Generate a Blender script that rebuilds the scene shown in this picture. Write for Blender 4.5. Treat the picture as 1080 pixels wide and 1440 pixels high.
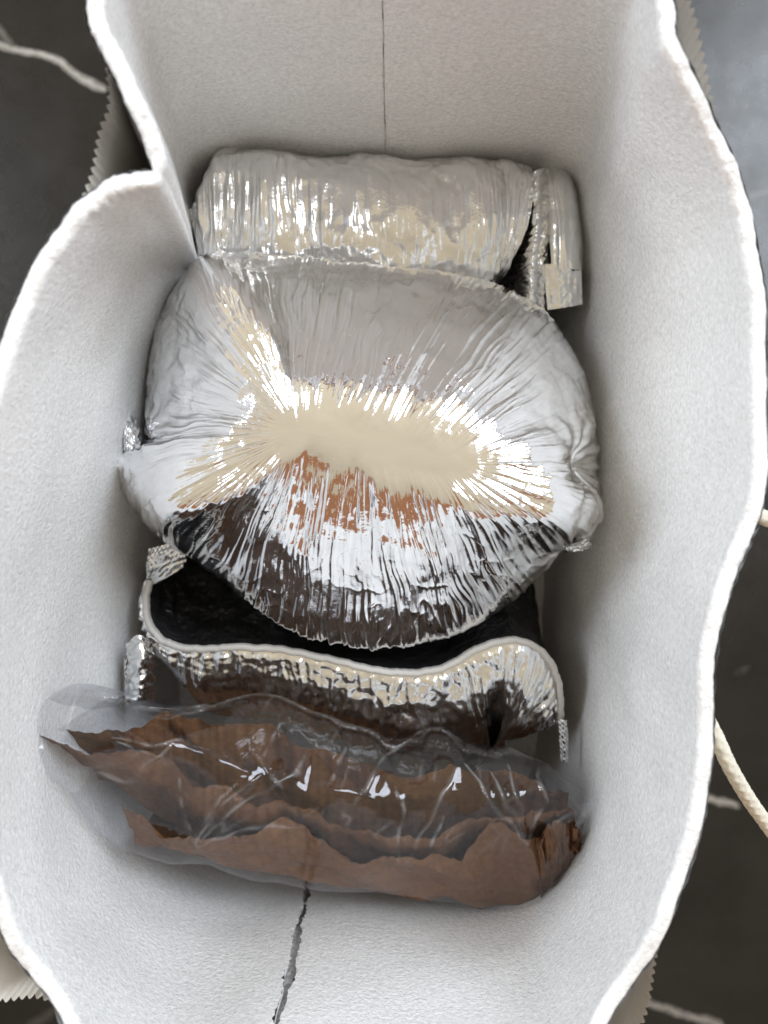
import bpy, math
import numpy as np
from mathutils import Vector

scene = bpy.context.scene
for o in list(bpy.data.objects):
    bpy.data.objects.remove(o)

# ------------------------------------------------------------------ camera
CAM_Z = 0.55
F = 1440.0 * 27.7 / 36.0          # focal length in photo pixels
cam_d = bpy.data.cameras.new('camera')
cam = bpy.data.objects.new('camera', cam_d)
scene.collection.objects.link(cam)
cam.location = (0, 0, CAM_Z)
cam.rotation_euler = (0, 0, 0)
cam_d.sensor_fit = 'VERTICAL'
cam_d.sensor_height = 36.0
cam_d.lens = 27.7
cam_d.clip_start = 0.01
cam_d.clip_end = 50
cam_d.dof.use_dof = True
cam_d.dof.focus_distance = 0.37
cam_d.dof.aperture_fstop = 6.0
scene.camera = cam
scene.render.resolution_x = 768
scene.render.resolution_y = 1024

# ------------------------------------------------------------------ room light
world = bpy.data.worlds.new('World')
scene.world = world
world.use_nodes = True
wn = world.node_tree.nodes
wl = world.node_tree.links
bg = wn['Background']
tc = wn.new('ShaderNodeTexCoord')
sx = wn.new('ShaderNodeSeparateXYZ')
rmp = wn.new('ShaderNodeValToRGB')
wl.new(tc.outputs['Generated'], sx.inputs[0])
wl.new(sx.outputs['Z'], rmp.inputs[0])
cr = rmp.color_ramp                # ordinary room: pale curtains low down, dark rail, cream ceiling above
cr.elements[0].position = 0.0
cr.elements[0].color = (0.44, 0.44, 0.43, 1)
cr.elements[1].position = 1.0
cr.elements[1].color = (0.575, 0.495, 0.37, 1)
for p, c in ((0.44, (0.54, 0.565, 0.585, 1)), (0.475, (0.14, 0.075, 0.055, 1)), (0.515, (0.16, 0.085, 0.06, 1)), (0.56, (0.575, 0.495, 0.37, 1))):
    e = cr.elements.new(p)
    e.color = c
# the room is a little brighter towards its window
dt = wn.new('ShaderNodeVectorMath')
dt.operation = 'DOT_PRODUCT'
dt.inputs[1].default_value = (0.15, 0.95, 0.0)
wl.new(tc.outputs['Generated'], dt.inputs[0])
ma = wn.new('ShaderNodeMath')
ma.operation = 'MULTIPLY_ADD'
ma.inputs[1].default_value = 0.30
ma.inputs[2].default_value = 1.03
wl.new(dt.outputs['Value'], ma.inputs[0])
wl.new(ma.outputs[0], bg.inputs[1])
my = wn.new('ShaderNodeMapRange')
my.inputs['From Min'].default_value = -0.40
my.inputs['From Max'].default_value = -0.66
my.interpolation_type = 'SMOOTHSTEP'
wl.new(sx.outputs['Y'], my.inputs[0])
mz = wn.new('ShaderNodeMapRange')
mz.inputs['From Min'].default_value = 0.59
mz.inputs['From Max'].default_value = 0.55
mz.interpolation_type = 'SMOOTHSTEP'
wl.new(sx.outputs['Z'], mz.inputs[0])
mm = wn.new('ShaderNodeMath')
mm.operation = 'MULTIPLY'
wl.new(my.outputs[0], mm.inputs[0])
wl.new(mz.outputs[0], mm.inputs[1])
wmix = wn.new('ShaderNodeMix')
wmix.data_type = 'RGBA'
wl.new(mm.outputs[0], wmix.inputs[0])
wl.new(rmp.outputs[0], wmix.inputs[6])
wmix.inputs[7].default_value = (0.40, 0.18, 0.09, 1)
wl.new(wmix.outputs[2], bg.inputs[0])


def area(name, loc, target, sx_, sy_, power, col):
    d = bpy.data.lights.new(name, 'AREA')
    d.shape = 'RECTANGLE'
    d.size = sx_
    d.size_y = sy_
    d.energy = power
    d.color = col
    o = bpy.data.objects.new(name, d)
    scene.collection.objects.link(o)
    o.location = loc
    o.rotation_euler = (Vector(target) - Vector(loc)).to_track_quat('-Z', 'Y').to_euler()
    return o


area('window_light', (1.50, 1.15, 2.05), (0, 0, 0.15), 1.2, 1.2, 62.0, (0.86, 0.945, 1.05))
area('side_fill_light', (-2.0, 0.75, 1.50), (0, 0, 0.15), 1.0, 1.2, 36.0, (0.86, 0.945, 1.05))  # added fill lamp, source unseen; brightens the liner's right wall

vs = scene.view_settings
vs.view_transform = 'Standard'
vs.look = 'None'
vs.gamma = 1.0
vs.exposure = 0.16
vs.use_curve_mapping = False
scene.render.engine = 'CYCLES'
scene.cycles.max_bounces = 9
scene.cycles.transparent_max_bounces = 16
scene.cycles.sample_clamp_indirect = 6.0


# ------------------------------------------------------------------ helpers
def PX(px, py, D):
    """photo pixel + distance below the lens -> real position (metres)"""
    return np.array([(px - 540.0) / F * D, (720.0 - py) / F * D, CAM_Z - D])


_rng = np.random.RandomState(7)
_perm = _rng.permutation(256)
_perm = np.concatenate([_perm, _perm, _perm])
_ga = _rng.rand(256) * 2 * math.pi
_gx, _gy = np.cos(_ga), np.sin(_ga)


def noise(x, y, perx=0, seed=0):
    """gradient noise, optionally periodic in x"""
    x, y = np.broadcast_arrays(np.asarray(x, float), np.asarray(y, float))
    xi = np.floor(x).astype(int)
    yi = np.floor(y).astype(int)
    xf, yf = x - xi, y - yi

    def g(ix, iy, dx, dy):
        if perx:
            ix = np.mod(ix, perx)
        h = _perm[(_perm[np.mod(ix + seed * 17, 256)] + iy + seed * 31) % 256]
        return _gx[h] * dx + _gy[h] * dy
    u = xf * xf * xf * (xf * (xf * 6 - 15) + 10)
    v = yf * yf * yf * (yf * (yf * 6 - 15) + 10)
    a = g(xi, yi, xf, yf) * (1 - u) + g(xi + 1, yi, xf - 1, yf) * u
    b = g(xi, yi + 1, xf, yf - 1) * (1 - u) + g(xi + 1, yi + 1, xf - 1, yf - 1) * u
    return (a * (1 - v) + b * v) * 1.4


def ridged(x, y, perx=0, seed=0):
    return 1.0 - 2.0 * np.abs(noise(x, y, perx, seed))


def facets(x, y, seed=0):
    """piecewise flat facets with crisp creases (random heights on a jittered triangle net)"""
    x, y = np.broadcast_arrays(np.asarray(x, float), np.asarray(y, float))
    x, y = x + 0.28 * noise(x * 0.7, y * 0.7, 0, seed + 3), y + 0.28 * noise(x * 0.7 + 9, y * 0.7, 0, seed + 4)
    k = (x + y) * 0.36603
    X, Y = x + k, y + k
    i, j = np.floor(X).astype(int), np.floor(Y).astype(int)
    fx, fy = X - i, Y - j

    def h(a, b):
        return _ga[_perm[(_perm[np.mod(a + seed * 13, 256)] + b + seed * 7) % 256]] / math.pi - 1.0
    up = fx > fy
    return np.where(up, h(i, j) * (1 - fx) + h(i + 1, j) * (fx - fy) + h(i + 1, j + 1) * fy,
                    h(i, j) * (1 - fy) + h(i, j + 1) * (fy - fx) + h(i + 1, j + 1) * fx)


def sstep(a, b, x):
    t = np.clip((x - a) / (b - a), 0, 1)
    return t * t * (3 - 2 * t)


def link(name, me, mat=None, parent=None, smooth=True):
    o = bpy.data.objects.new(name, me)
    scene.collection.objects.link(o)
    if mat:
        me.materials.append(mat)
    if parent:
        o.parent = parent
    if smooth:
        me.polygons.foreach_set('use_smooth', np.ones(len(me.polygons), bool))
    return o


def grid(name, V, mat=None, parent=None, close_u=False, extra=None, smooth=True, flip=False):
    """V: (nu, nv, 3) array -> quad grid mesh with a UV map"""
    nu, nv = V.shape[:2]
    iu = np.arange(nu if close_u else nu - 1)
    jv = np.arange(nv - 1)
    I, J = np.meshgrid(iu, jv, indexing='ij')
    I2 = (I + 1) % nu
    q = np.stack([I * nv + J, I2 * nv + J, I2 * nv + J + 1, I * nv + J + 1], -1).reshape(-1, 4)
    if flip:
        q = q[:, ::-1]
    if extra is not None and len(extra):
        q = np.concatenate([q, np.array(extra)])
    me = bpy.data.meshes.new(name)
    me.vertices.add(nu * nv)
    me.vertices.foreach_set('co', V.reshape(-1).astype(np.float32))
    me.loops.add(len(q) * 4)
    me.loops.foreach_set('vertex_index', q.reshape(-1).astype(np.int32))
    me.polygons.add(len(q))
    me.polygons.foreach_set('loop_start', (np.arange(len(q)) * 4).astype(np.int32))
    me.update(calc_edges=True)
    uv = me.uv_layers.new(name='UVMap')
    uu = (q // nv) / float(nu)
    vv = (q % nv) / float(nv)
    uv.data.foreach_set('uv', np.stack([uu, vv], -1).reshape(-1).astype(np.float32))
    me.validate()
    return link(name, me, mat, parent, smooth)


def normals(V, close_u=False):
    if close_u:
        du = np.roll(V, -1, 0) - np.roll(V, 1, 0)
    else:
        du = np.gradient(V, axis=0)
    dv = np.gradient(V, axis=1)
    n = np.cross(du, dv)
    n /= np.linalg.norm(n, axis=-1, keepdims=True) + 1e-12
    return n


def resample(pts, n, closed=False, smooth=True, sharp=()):
    """Catmull-Rom through pts (any dimension); 'sharp' indices stay corners"""
    pts = np.asarray(pts, float)
    m = len(pts)
    segs = m if closed else m - 1
    t = np.linspace(0, segs, n, endpoint=not closed)
    i = np.minimum(np.floor(t).astype(int), segs - 1)
    f = (t - i)[:, None]

    def get(k):
        return pts[np.mod(k, m)] if closed else pts[np.clip(k, 0, m - 1)]
    p0, p1, p2, p3 = get(i - 1), get(i), get(i + 1), get(i + 2)
    m1 = (p2 - p0) / 2
    m2 = (p3 - p1) / 2
    for s in sharp:
        a = (i == s)
        m1[a] = (p2 - p1)[a]
        b = (i + 1 == s)
        m2[b] = (p2 - p1)[b]
    if not smooth:
        return p1 * (1 - f) + p2 * f
    f2, f3 = f * f, f * f * f
    return (2 * f3 - 3 * f2 + 1) * p1 + (f3 - 2 * f2 + f) * m1 + (-2 * f3 + 3 * f2) * p2 + (f3 - f2) * m2


def arc_resample(pts, n, **k):
    P = resample(pts, n * 6, **k)
    closed = k.get('closed', False)
    Q = np.concatenate([P, P[:1]]) if closed else P
    s = np.concatenate([[0], np.cumsum(np.linalg.norm(np.diff(Q, axis=0), axis=1))])
    t = np.linspace(0, s[-1], n, endpoint=not closed)
    return np.stack([np.interp(t, s, Q[:, c]) for c in range(Q.shape[1])], -1)


def tag(o, label, cat, group=None):
    o['label'] = label
    o['category'] = cat
    if group:
        o['group'] = group
    return o


def thing(name, loc, label, cat, group=None):
    o = bpy.data.objects.new(name, None)
    o.empty_display_size = 0.02
    scene.collection.objects.link(o)
    o.location = loc
    return tag(o, label, cat, group)


def adopt(root):
    """parts were built in world coordinates: keep them there under the root"""
    bpy.context.view_layer.update()
    for c in scene.objects:
        if c.parent == root:
            c.matrix_parent_inverse = root.matrix_world.inverted()


# ------------------------------------------------------------------ materials
def mat(name):
    m = bpy.data.materials.new(name)
    m.use_nodes = True
    nt = m.node_tree
    return m, nt.nodes, nt.links, nt.nodes['Principled BSDF']


def coord(n, l, kind='Object', scale=(1, 1, 1)):
    t = n.new('ShaderNodeTexCoord')
    mp = n.new('ShaderNodeMapping')
    mp.inputs['Scale'].default_value = scale
    l.new(t.outputs[kind], mp.inputs[0])
    return mp.outputs[0]


def tex_noise(n, l, vec, scale, detail=3, rough=0.55):
    t = n.new('ShaderNodeTexNoise')
    t.inputs['Scale'].default_value = scale
    t.inputs['Detail'].default_value = detail
    t.inputs['Roughness'].default_value = rough
    l.new(vec, t.inputs['Vector'])
    return t.outputs['Fac']


def bump(n, l, h, dist, strength=1.0, prev=None):
    b = n.new('ShaderNodeBump')
    b.inputs['Distance'].default_value = dist
    b.inputs['Strength'].default_value = strength
    l.new(h, b.inputs['Height'])
    if prev:
        l.new(prev, b.inputs['Normal'])
    return b.outputs[0]


def ramp(n, l, fac, stops):
    r = n.new('ShaderNodeValToRGB')
    l.new(fac, r.inputs[0])
    e = r.color_ramp.elements
    e[0].position, e[0].color = stops[0][0], (*stops[0][1], 1)
    e[1].position, e[1].color = stops[-1][0], (*stops[-1][1], 1)
    for p, c in stops[1:-1]:
        k = e.new(p)
        k.color = (*c, 1)
    return r.outputs[0]


def m_foam(name='expanded_foam'):
    m, n, l, b = mat(name)
    v = coord(n, l)
    h1 = tex_noise(n, l, v, 520, 3, 0.7)
    h2 = tex_noise(n, l, v, 1500, 2, 0.6)
    nb = bump(n, l, h1, 0.0016, 0.6)
    nb = bump(n, l, h2, 0.0005, 0.6, nb)
    l.new(nb, b.inputs['Normal'])
    c = ramp(n, l, tex_noise(n, l, v, 480, 3, 0.75), [(0.34, (0.76, 0.76, 0.755)), (0.5, (0.86, 0.86, 0.855)), (0.60, (0.90, 0.90, 0.895)), (0.66, (0.96, 0.96, 0.96))])  # foam cell grain, with glints painted in as the near-white specks
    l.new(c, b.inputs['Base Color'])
    b.inputs['Roughness'].default_value = 0.20
    b.inputs['Specular IOR Level'].default_value = 1.0
    return m


def m_foil(name, rough, col=(0.83, 0.83, 0.835), fine=1.0, mid=1.0):
    m, n, l, b = mat(name)
    v = coord(n, l)
    h1 = tex_noise(n, l, v, 190, 3, 0.55)
    h2 = tex_noise(n, l, v, 700, 2, 0.5)
    nb = bump(n, l, h1, 0.0010, 0.35 * mid)
    nb = bump(n, l, h2, 0.00025, 0.35 * fine, nb)
    l.new(nb, b.inputs['Normal'])
    b.inputs['Base Color'].default_value = (*col, 1)
    b.inputs['Metallic'].default_value = 1.0
    r = n.new('ShaderNodeMapRange')
    r.inputs['To Min'].default_value = rough * 0.7
    r.inputs['To Max'].default_value = rough * 1.4
    l.new(tex_noise(n, l, v, 45, 3, 0.6), r.inputs[0])
    l.new(r.outputs[0], b.inputs['Roughness'])
    return m


def m_simple(name, col, rough=0.6, spec=0.4, bscale=0, bdist=0, vary=0.12, vscale=40):
    m, n, l, b = mat(name)
    v = coord(n, l)
    lo = tuple(c * (1 - vary) for c in col)
    hi = tuple(min(1, c * (1 + vary)) for c in col)
    l.new(ramp(n, l, tex_noise(n, l, v, vscale, 4, 0.6), [(0.3, lo), (0.7, hi)]), b.inputs['Base Color'])
    b.inputs['Roughness'].default_value = rough
    b.inputs['Specular IOR Level'].default_value = spec
    if bscale:
        l.new(bump(n, l, tex_noise(n, l, v, bscale, 3, 0.6), bdist, 0.8), b.inputs['Normal'])
    return m


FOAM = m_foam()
FOIL_BRIGHT = m_foil('bright_foil', 0.10, (0.925, 0.935, 0.95), fine=0.5, mid=0.45)
FOIL_SOFT = m_foil('satin_foil', 0.19, (0.80, 0.80, 0.795), fine=1.0)
FOIL_EDGE = m_foil('foil_backing', 0.28, (0.55, 0.56, 0.58), fine=1.5)
BLACK_FILM = m_simple('black_bubble_film', (0.022, 0.022, 0.024), 0.25, 0.7, 220, 0.006, 0.4)
EDGE_FOAM = m_simple('thin_foam_edge', (0.52, 0.50, 0.475), 0.7, 0.3, 700, 0.0006, 0.08)
SEAM = m_simple('torn_foil_seam', (0.5, 0.505, 0.515), 0.45, 0.5, 600, 0.002, 0.5, 300)
PAPER = m_simple('cream_paper', (0.76, 0.71, 0.63), 0.75, 0.25, 500, 0.0003, 0.05, 60)
ROPE = m_simple('cream_cord', (0.74, 0.71, 0.61), 0.8, 0.2, 900, 0.0004, 0.08, 200)


def m_kraft():
    m, n, l, b = mat('brown_kraft_paper')
    v = coord(n, l)
    f = tex_noise(n, l, coord(n, l, scale=(1, 1, 0.25)), 260, 5, 0.65)
    c = ramp(n, l, f, [(0.25, (0.095, 0.042, 0.017)), (0.5, (0.145, 0.066, 0.027)), (0.8, (0.20, 0.097, 0.042))])
    l.new(c, b.inputs['Base Color'])
    b.inputs['Roughness'].default_value = 0.72
    b.inputs['Specular IOR Level'].default_value = 0.3
    nb = bump(n, l, tex_noise(n, l, v, 55, 3, 0.5), 0.003, 0.5)
    nb = bump(n, l, tex_noise(n, l, v, 500, 4, 0.6), 0.0004, 0.7, nb)
    l.new(nb, b.inputs['Normal'])
    return m


KRAFT = m_kraft()


def m_film():
    m, n, l, b = mat('clear_film')
    n.remove(b)
    out = n['Material Output']
    v = coord(n, l)
    nb = bump(n, l, tex_noise(n, l, v, 40, 2, 0.5), 0.003, 0.2)
    tr = n.new('ShaderNodeBsdfTransparent')
    tr.inputs[0].default_value = (0.93, 0.935, 0.945, 1)
    gl = n.new('ShaderNodeBsdfGlossy')
    gl.inputs['Roughness'].default_value = 0.05
    gl.inputs['Color'].default_value = (0.95, 0.96, 1, 1)
    l.new(nb, gl.inputs['Normal'])
    df = n.new('ShaderNodeBsdfDiffuse')
    df.inputs[0].default_value = (0.8, 0.81, 0.83, 1)
    l.new(nb, df.inputs['Normal'])
    lw = n.new('ShaderNodeLayerWeight')
    lw.inputs['Blend'].default_value = 0.5
    l.new(nb, lw.inputs['Normal'])
    fp = n.new('ShaderNodeMath')
    fp.operation = 'POWER'
    fp.inputs[1].default_value = 5.0
    l.new(lw.outputs['Facing'], fp.inputs[0])
    fr = n.new('ShaderNodeMath')
    fr.operation = 'MULTIPLY_ADD'
    fr.inputs[1].default_value = 0.50
    fr.inputs[2].default_value = 0.04
    l.new(fp.outputs[0], fr.inputs[0])
    m1 = n.new('ShaderNodeMixShader')
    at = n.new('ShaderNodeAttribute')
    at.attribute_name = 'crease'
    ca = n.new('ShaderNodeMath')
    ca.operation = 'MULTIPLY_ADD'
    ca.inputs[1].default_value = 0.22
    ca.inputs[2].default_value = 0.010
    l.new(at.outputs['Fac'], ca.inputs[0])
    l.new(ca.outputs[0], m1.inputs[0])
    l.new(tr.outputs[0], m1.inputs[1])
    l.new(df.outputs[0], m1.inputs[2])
    m2 = n.new('ShaderNodeMixShader')
    k = n.new('ShaderNodeMath')
    k.operation = 'MULTIPLY'
    k.use_clamp = True
    k.inputs[1].default_value = 1.0
    l.new(fr.outputs[0], k.inputs[0])
    l.new(k.outputs[0], m2.inputs[0])
    l.new(m1.outputs[0], m2.inputs[1])
    l.new(gl.outputs[0], m2.inputs[2])
    l.new(m2.outputs[0], out.inputs[0])
    return m


FILM = m_film()


def m_marble():
    m, n, l, b = mat('dark_marble')
    v = coord(n, l)

    def math_(op, a, bb=None, clamp=False):
        q = n.new('ShaderNodeMath')
        q.operation = op
        q.use_clamp = clamp
        for i, s in enumerate((a, bb)):
            if s is None:
                continue
            if isinstance(s, (int, float)):
                q.inputs[i].default_value = s
            else:
                l.new(s, q.inputs[i])
        return q.outputs[0]
    nz = n.new('ShaderNodeTexNoise')
    nz.inputs['Scale'].default_value = 22
    nz.inputs['Detail'].default_value = 4
    l.new(v, nz.inputs['Vector'])
    dsp = n.new('ShaderNodeVectorMath')
    dsp.operation = 'MULTIPLY_ADD'
    l.new(nz.outputs['Color'], dsp.inputs[0])
    dsp.inputs[1].default_value = (0.022, 0.022, 0)
    l.new(v, dsp.inputs[2])
    vein = None
    base = np.array([0.011, 0.011, 0])
    lines = [((-60, 40), (10, 70), 0.9), ((10, 70), (75, 85), 0.9), ((75, 85), (150, 120), 0.9), ((-20, 20), (20, 75), 0.25),
             ((905, 1405), (960, 1420), 0.55), ((960, 1420), (1010, 1440), 0.55), ((985, 1120), (1040, 1130), 0.8),
             ((40, 1440), (140, 1380), 0.12), ((1000, 300), (1120, 250), 0.12)]
    for p, q, amp in lines:
        a = PX(*p, CAM_Z)
        c = PX(*q, CAM_Z)
        a[2] = c[2] = 0
        a, c = a + base, c + base
        d = c - a
        sub = n.new('ShaderNodeVectorMath')
        sub.operation = 'SUBTRACT'
        l.new(dsp.outputs[0], sub.inputs[0])
        sub.inputs[1].default_value = a
        dot = n.new('ShaderNodeVectorMath')
        dot.operation = 'DOT_PRODUCT'
        l.new(sub.outputs[0], dot.inputs[0])
        dot.inputs[1].default_value = d / float(np.dot(d, d))
        t = math_('MULTIPLY', dot.outputs['Value'], 1.0, True)
        sc = n.new('ShaderNodeVectorMath')
        sc.operation = 'SCALE'
        sc.inputs[0].default_value = d
        l.new(t, sc.inputs['Scale'])
        df = n.new('ShaderNodeVectorMath')
        df.operation = 'DISTANCE'
        l.new(sub.outputs[0], df.inputs[0])
        l.new(sc.outputs[0], df.inputs[1])
        w = math_('SUBTRACT', 1.0, math_('DIVIDE', df.outputs['Value'], 0.0042), True)
        w = math_('MULTIPLY', w, amp * 1.1)
        vein = w if vein is None else math_('MAXIMUM', vein, w)
    vein = math_('MULTIPLY', vein, math_('ADD', tex_noise(n, l, v, 90, 3, 0.6), 0.35), True)
    # small loose flecks
    fl = math_('MULTIPLY', math_('SUBTRACT', tex_noise(n, l, v, 34, 2, 0.5), 0.70, True), 1.2, True)
    vein = math_('MAXIMUM', vein, fl)
    basec = ramp(n, l, tex_noise(n, l, v, 12, 5, 0.6), [(0.3, (0.006, 0.0055, 0.005)), (0.7, (0.017, 0.015, 0.013))])
    mx = n.new('ShaderNodeMix')
    mx.data_type = 'RGBA'
    l.new(vein, mx.inputs[0])
    l.new(basec, mx.inputs[6])
    mx.inputs[7].default_value = (0.42, 0.39, 0.35, 1)
    l.new(mx.outputs[2], b.inputs['Base Color'])
    rr = n.new('ShaderNodeMapRange')
    rr.inputs['To Min'].default_value = 0.14
    rr.inputs['To Max'].default_value = 0.42
    l.new(tex_noise(n, l, v, 28, 5, 0.7), rr.inputs[0])
    l.new(rr.outputs[0], b.inputs['Roughness'])
    b.inputs['Specular IOR Level'].default_value = 0.38
    l.new(bump(n, l, tex_noise(n, l, v, 900, 2, 0.5), 0.0002, 0.5), b.inputs['Normal'])
    return m


# ------------------------------------------------------------------ table
tn = 41
TX, TY = np.meshgrid(np.linspace(-0.7, 0.7, tn), np.linspace(-0.7, 0.7, tn), indexing='ij')
table = grid('table_top', np.stack([TX, TY, np.zeros_like(TX)], -1), m_marble())
table['kind'] = 'structure'

# ------------------------------------------------------------------ liner rings
# rim point (outer edge): photo pixel + distance below lens, or world xyz;  mid point: inner plan position 9 cm up
RINGS = [
    ((-.047, -.226, .285), (-.044, -.218)),
    ((-.088, -.222, .278), (-.095, -.214)),
    (PX(75, 1420, .30), (-.128, -.193)),
    (PX(0, 1320, .30), (-.141, -.168)),
    ((-.155, -.11, .258), (-.148, -.12)),
    ((-.156, -.04, .268), (-.145, -.05)),
    ((-.147, .02, .275), (-.139, .01)),
    (PX(0, 465, .275), (-.134, .05)),
    (PX(45, 365, .275), (-.128, .085)),
    (PX(95, 285, .275), (-.118, .112)),
    (PX(155, 245, .275), (-.108, .127)),
    (PX(214, 238, .275), (-.103, .135)),
    (PX(180, 150, .27), (-.107, .150)),
    (PX(145, 70, .27), (-.107, .168)),
    (PX(120, 0, .27), (-.108, .183)),
    ((-.100, .202, .275), (-.097, .196)),
    ((-.070, .214, .275), (-.065, .200)),
    ((-.001, .216, .275), (.001, .200)),
    ((.060, .213, .275), (.060, .199)),
    ((.093, .200, .275), (.100, .193)),
    (PX(950, 0, .275), (.112, .178)),
    (PX(966, 62, .275), (.1145, .155)),
    (PX(1010, 170, .288), (.116, .130)),
    (PX(1050, 290, .300), (.1155, .100)),
    (PX(1074, 400, .300), (.115, .075)),
    (PX(1084, 550, .300), (.115, .040)),
    (PX(1076, 700, .300), (.114, .005)),
    (PX(1048, 790, .300), (.1135, -.020)),
    (PX(1020, 900, .300), (.113, -.050)),
    (PX(1003, 1020, .302), (.112, -.080)),
    (PX(985, 1150, .302), (.111, -.115)),
    (PX(935, 1310, .303), (.109, -.162)),
    (PX(855, 1440, .305), (.094, -.200)),
    ((.050, -.224, .280), (.060, -.217)),
]
ring_rim = np.array([list(r[0]) for r in RINGS])
ring_mid = np.array([list(r[1]) for r in RINGS])
CTRL = np.concatenate([ring_rim, ring_mid], 1)      # x y z  x y
NS = len(CTRL)
CUSP, BACK = 11, 17
NPU = 1320
ALL = resample(CTRL, NPU, closed=True, sharp=(CUSP,))
TT = np.linspace(0, NS, NPU, endpoint=False)


def plan_normal(xy):
    d = np.roll(xy, -1, 0) - np.roll(xy, 1, 0)
    for _ in range(3):
        d = (np.roll(d, 1, 0) + d + np.roll(d, -1, 0)) / 3
    nrm = np.stack([d[:, 1], -d[:, 0]], -1)
    nrm /= np.linalg.norm(nrm, axis=1, keepdims=True) + 1e-9
    c = xy.mean(0)
    if np.mean(np.sum(nrm * (xy - c), 1)) < 0:
        nrm = -nrm
    return nrm                                        # outward


N_RIM = plan_normal(ALL[:, 0:2])
N_MID = plan_normal(ALL[:, 3:5])
N_RIM[:, :] = np.where(np.abs(TT - CUSP)[:, None] < 0.25, 0.5 * N_RIM + 0.5 * np.roll(N_RIM, 5, 0), N_RIM)
TH = 0.0063
FLOOR = 0.006


def wall(zfrac, off, wob=1.0, idx=slice(None)):
    """liner surface: zfrac 0..1 up the wall, off = distance outwards from the inner face"""
    A = ALL[idx]
    nr, nm = N_RIM[idx], N_MID[idx]
    t = TT[idx]
    zr = A[:, 2]
    z = FLOOR + (zr - FLOOR) * zfrac
    w = np.clip((z - 0.09) / (zr - 0.09), 0, 1)
    w = w * w * (3 - 2 * w) * 0.45 + w * 0.55
    lo = np.clip((0.09 - z) / 0.085, 0, 1)
    rim = A[:, 0:2] + nr * (off - TH)[:, None] if np.ndim(off) else A[:, 0:2] + nr * (off - TH)
    midp = A[:, 3:5] * (1 - 0.03 * lo[:, None]) + nm * (np.asarray(off)[:, None] if np.ndim(off) else off)
    xy = rim * w[:, None] + midp * (1 - w[:, None])
    a = t / NS
    wv = (noise(a * 14, z * 9, 14, 3) * 0.0035 + noise(a * 40, z * 25, 40, 5) * 0.0011) * wob
    wv *= sstep(0.0, 0.8, np.abs(t - CUSP))
    nn = nr * w[:, None] + nm * (1 - w[:, None])
    xy = xy + nn * wv[:, None]
    return np.concatenate([xy, z[:, None]], 1)


def foam_panel(t0, t1, gap0, gap1):
    """one foam sheet of the liner, with thickness and a rough cut top edge"""
    sel = np.arange(int(t0 * NPU / NS), int(t1 * NPU / NS) + 1)
    u = sel * NS / float(NPU)
    sel = sel % NPU
    cols = []
    nin = 150
    for k in range(nin):
        cols.append((k / (nin - 1.0), 0.0, 0))
    for k in range(1, 8):
        f = k / 8.0
        cols.append((1.0, TH * f, 1))
    nout = 24
    for k in range(nout):
        cols.append((1.0 - k / (nout - 1.0), TH, 0))
    V = []
    a = u / NS
    for zf, off, isrim in cols:
        p = wall(np.full(len(sel), zf), off, 1.0, sel)
        edge = sstep(0.965, 1.0, np.array(zf))
        if edge > 0:
            rnd = -0.0015 * (abs(off / TH - 0.5) * 2) ** 5
            j = noise(a * 200, off * 420 + 3, 200, 8) * 0.00035 + noise(a * 480, off * 1000, 480, 9) * 0.00025 + noise(a * 60, 0.3, 60, 2) * 0.0012
            p[:, 2] += (rnd + j) * edge
            nn = N_RIM[sel]
            jj = noise(a * 170, off * 300 + 9, 170, 4) * 0.0005 * edge
            p[:, 0:2] += nn * jj[:, None]
        V.append(p)
    V = np.stack(V, 1)
    # trim the ends so the seam gaps open, with a ragged cut
    zr = V[:, :, 2]
    d = np.gradient(V, axis=0)
    d /= np.linalg.norm(d, axis=-1, keepdims=True) + 1e-9
    nfade = 10
    for e, gap, sgn in ((0, gap0, 1), (-1, gap1, -1)):
        for k in range(nfade):
            i = k if e == 0 else len(V) - 1 - k
            rag = 1 + 1.3 * noise(zr[i] * 70 + e * 7, k * 0.15 + 0.5, 0, 11) + 0.9 * noise(zr[i] * 420, 0.2 + e, 0, 12)
            V[i] += d[i] * (sgn * gap * rag * (1 - k / float(nfade)))[:, None]
    nv = V.shape[1]
    ex = []
    tot = len(cols)
    for i, fl in ((0, False), (len(V) - 1, True)):
        for k in range(nout - 1):
            jo = nin + 7 + k
            ji0 = int(round((1 - k / (nout - 1.0)) * (nin - 1)))
            ji1 = int(round((1 - (k + 1) / (nout - 1.0)) * (nin - 1)))
            f = [i * nv + ji0, i * nv + jo, i * nv + jo + 1, i * nv + ji1]
            ex.append(f if not fl else f[::-1])
    return V, ex


liner = thing('insulated_liner', (0, 0, FLOOR), 'thick white foam liner with a ragged open mouth holding the foil parcels', 'bag liner')
Vl, exl = foam_panel(0, BACK, 0.0017, 0.0003)
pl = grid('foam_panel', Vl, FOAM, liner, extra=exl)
Vr, exr = foam_panel(BACK, NS, 0.0003, 0.0017)
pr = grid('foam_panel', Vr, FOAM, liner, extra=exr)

# foil skin on the outside of the foam
cols = []
for k in range(40):
    zf = k / 39.0
    p = wall(np.full(NPU, zf), TH + 0.0005, 1.0)
    if zf > 0.9:
        p[:, 2] += (-0.0012 + noise(TT / NS * 200, 0.5, 200, 6) * 0.0009) * (zf - 0.9) * 10
        p[:, 0:2] += N_RIM * (noise(TT / NS * 240, zf * 8, 240, 7) * 0.0006)[:, None]
    cols.append(p)
grid('foil_backing', np.stack(cols, 1), FOIL_EDGE, liner, close_u=True)
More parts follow.
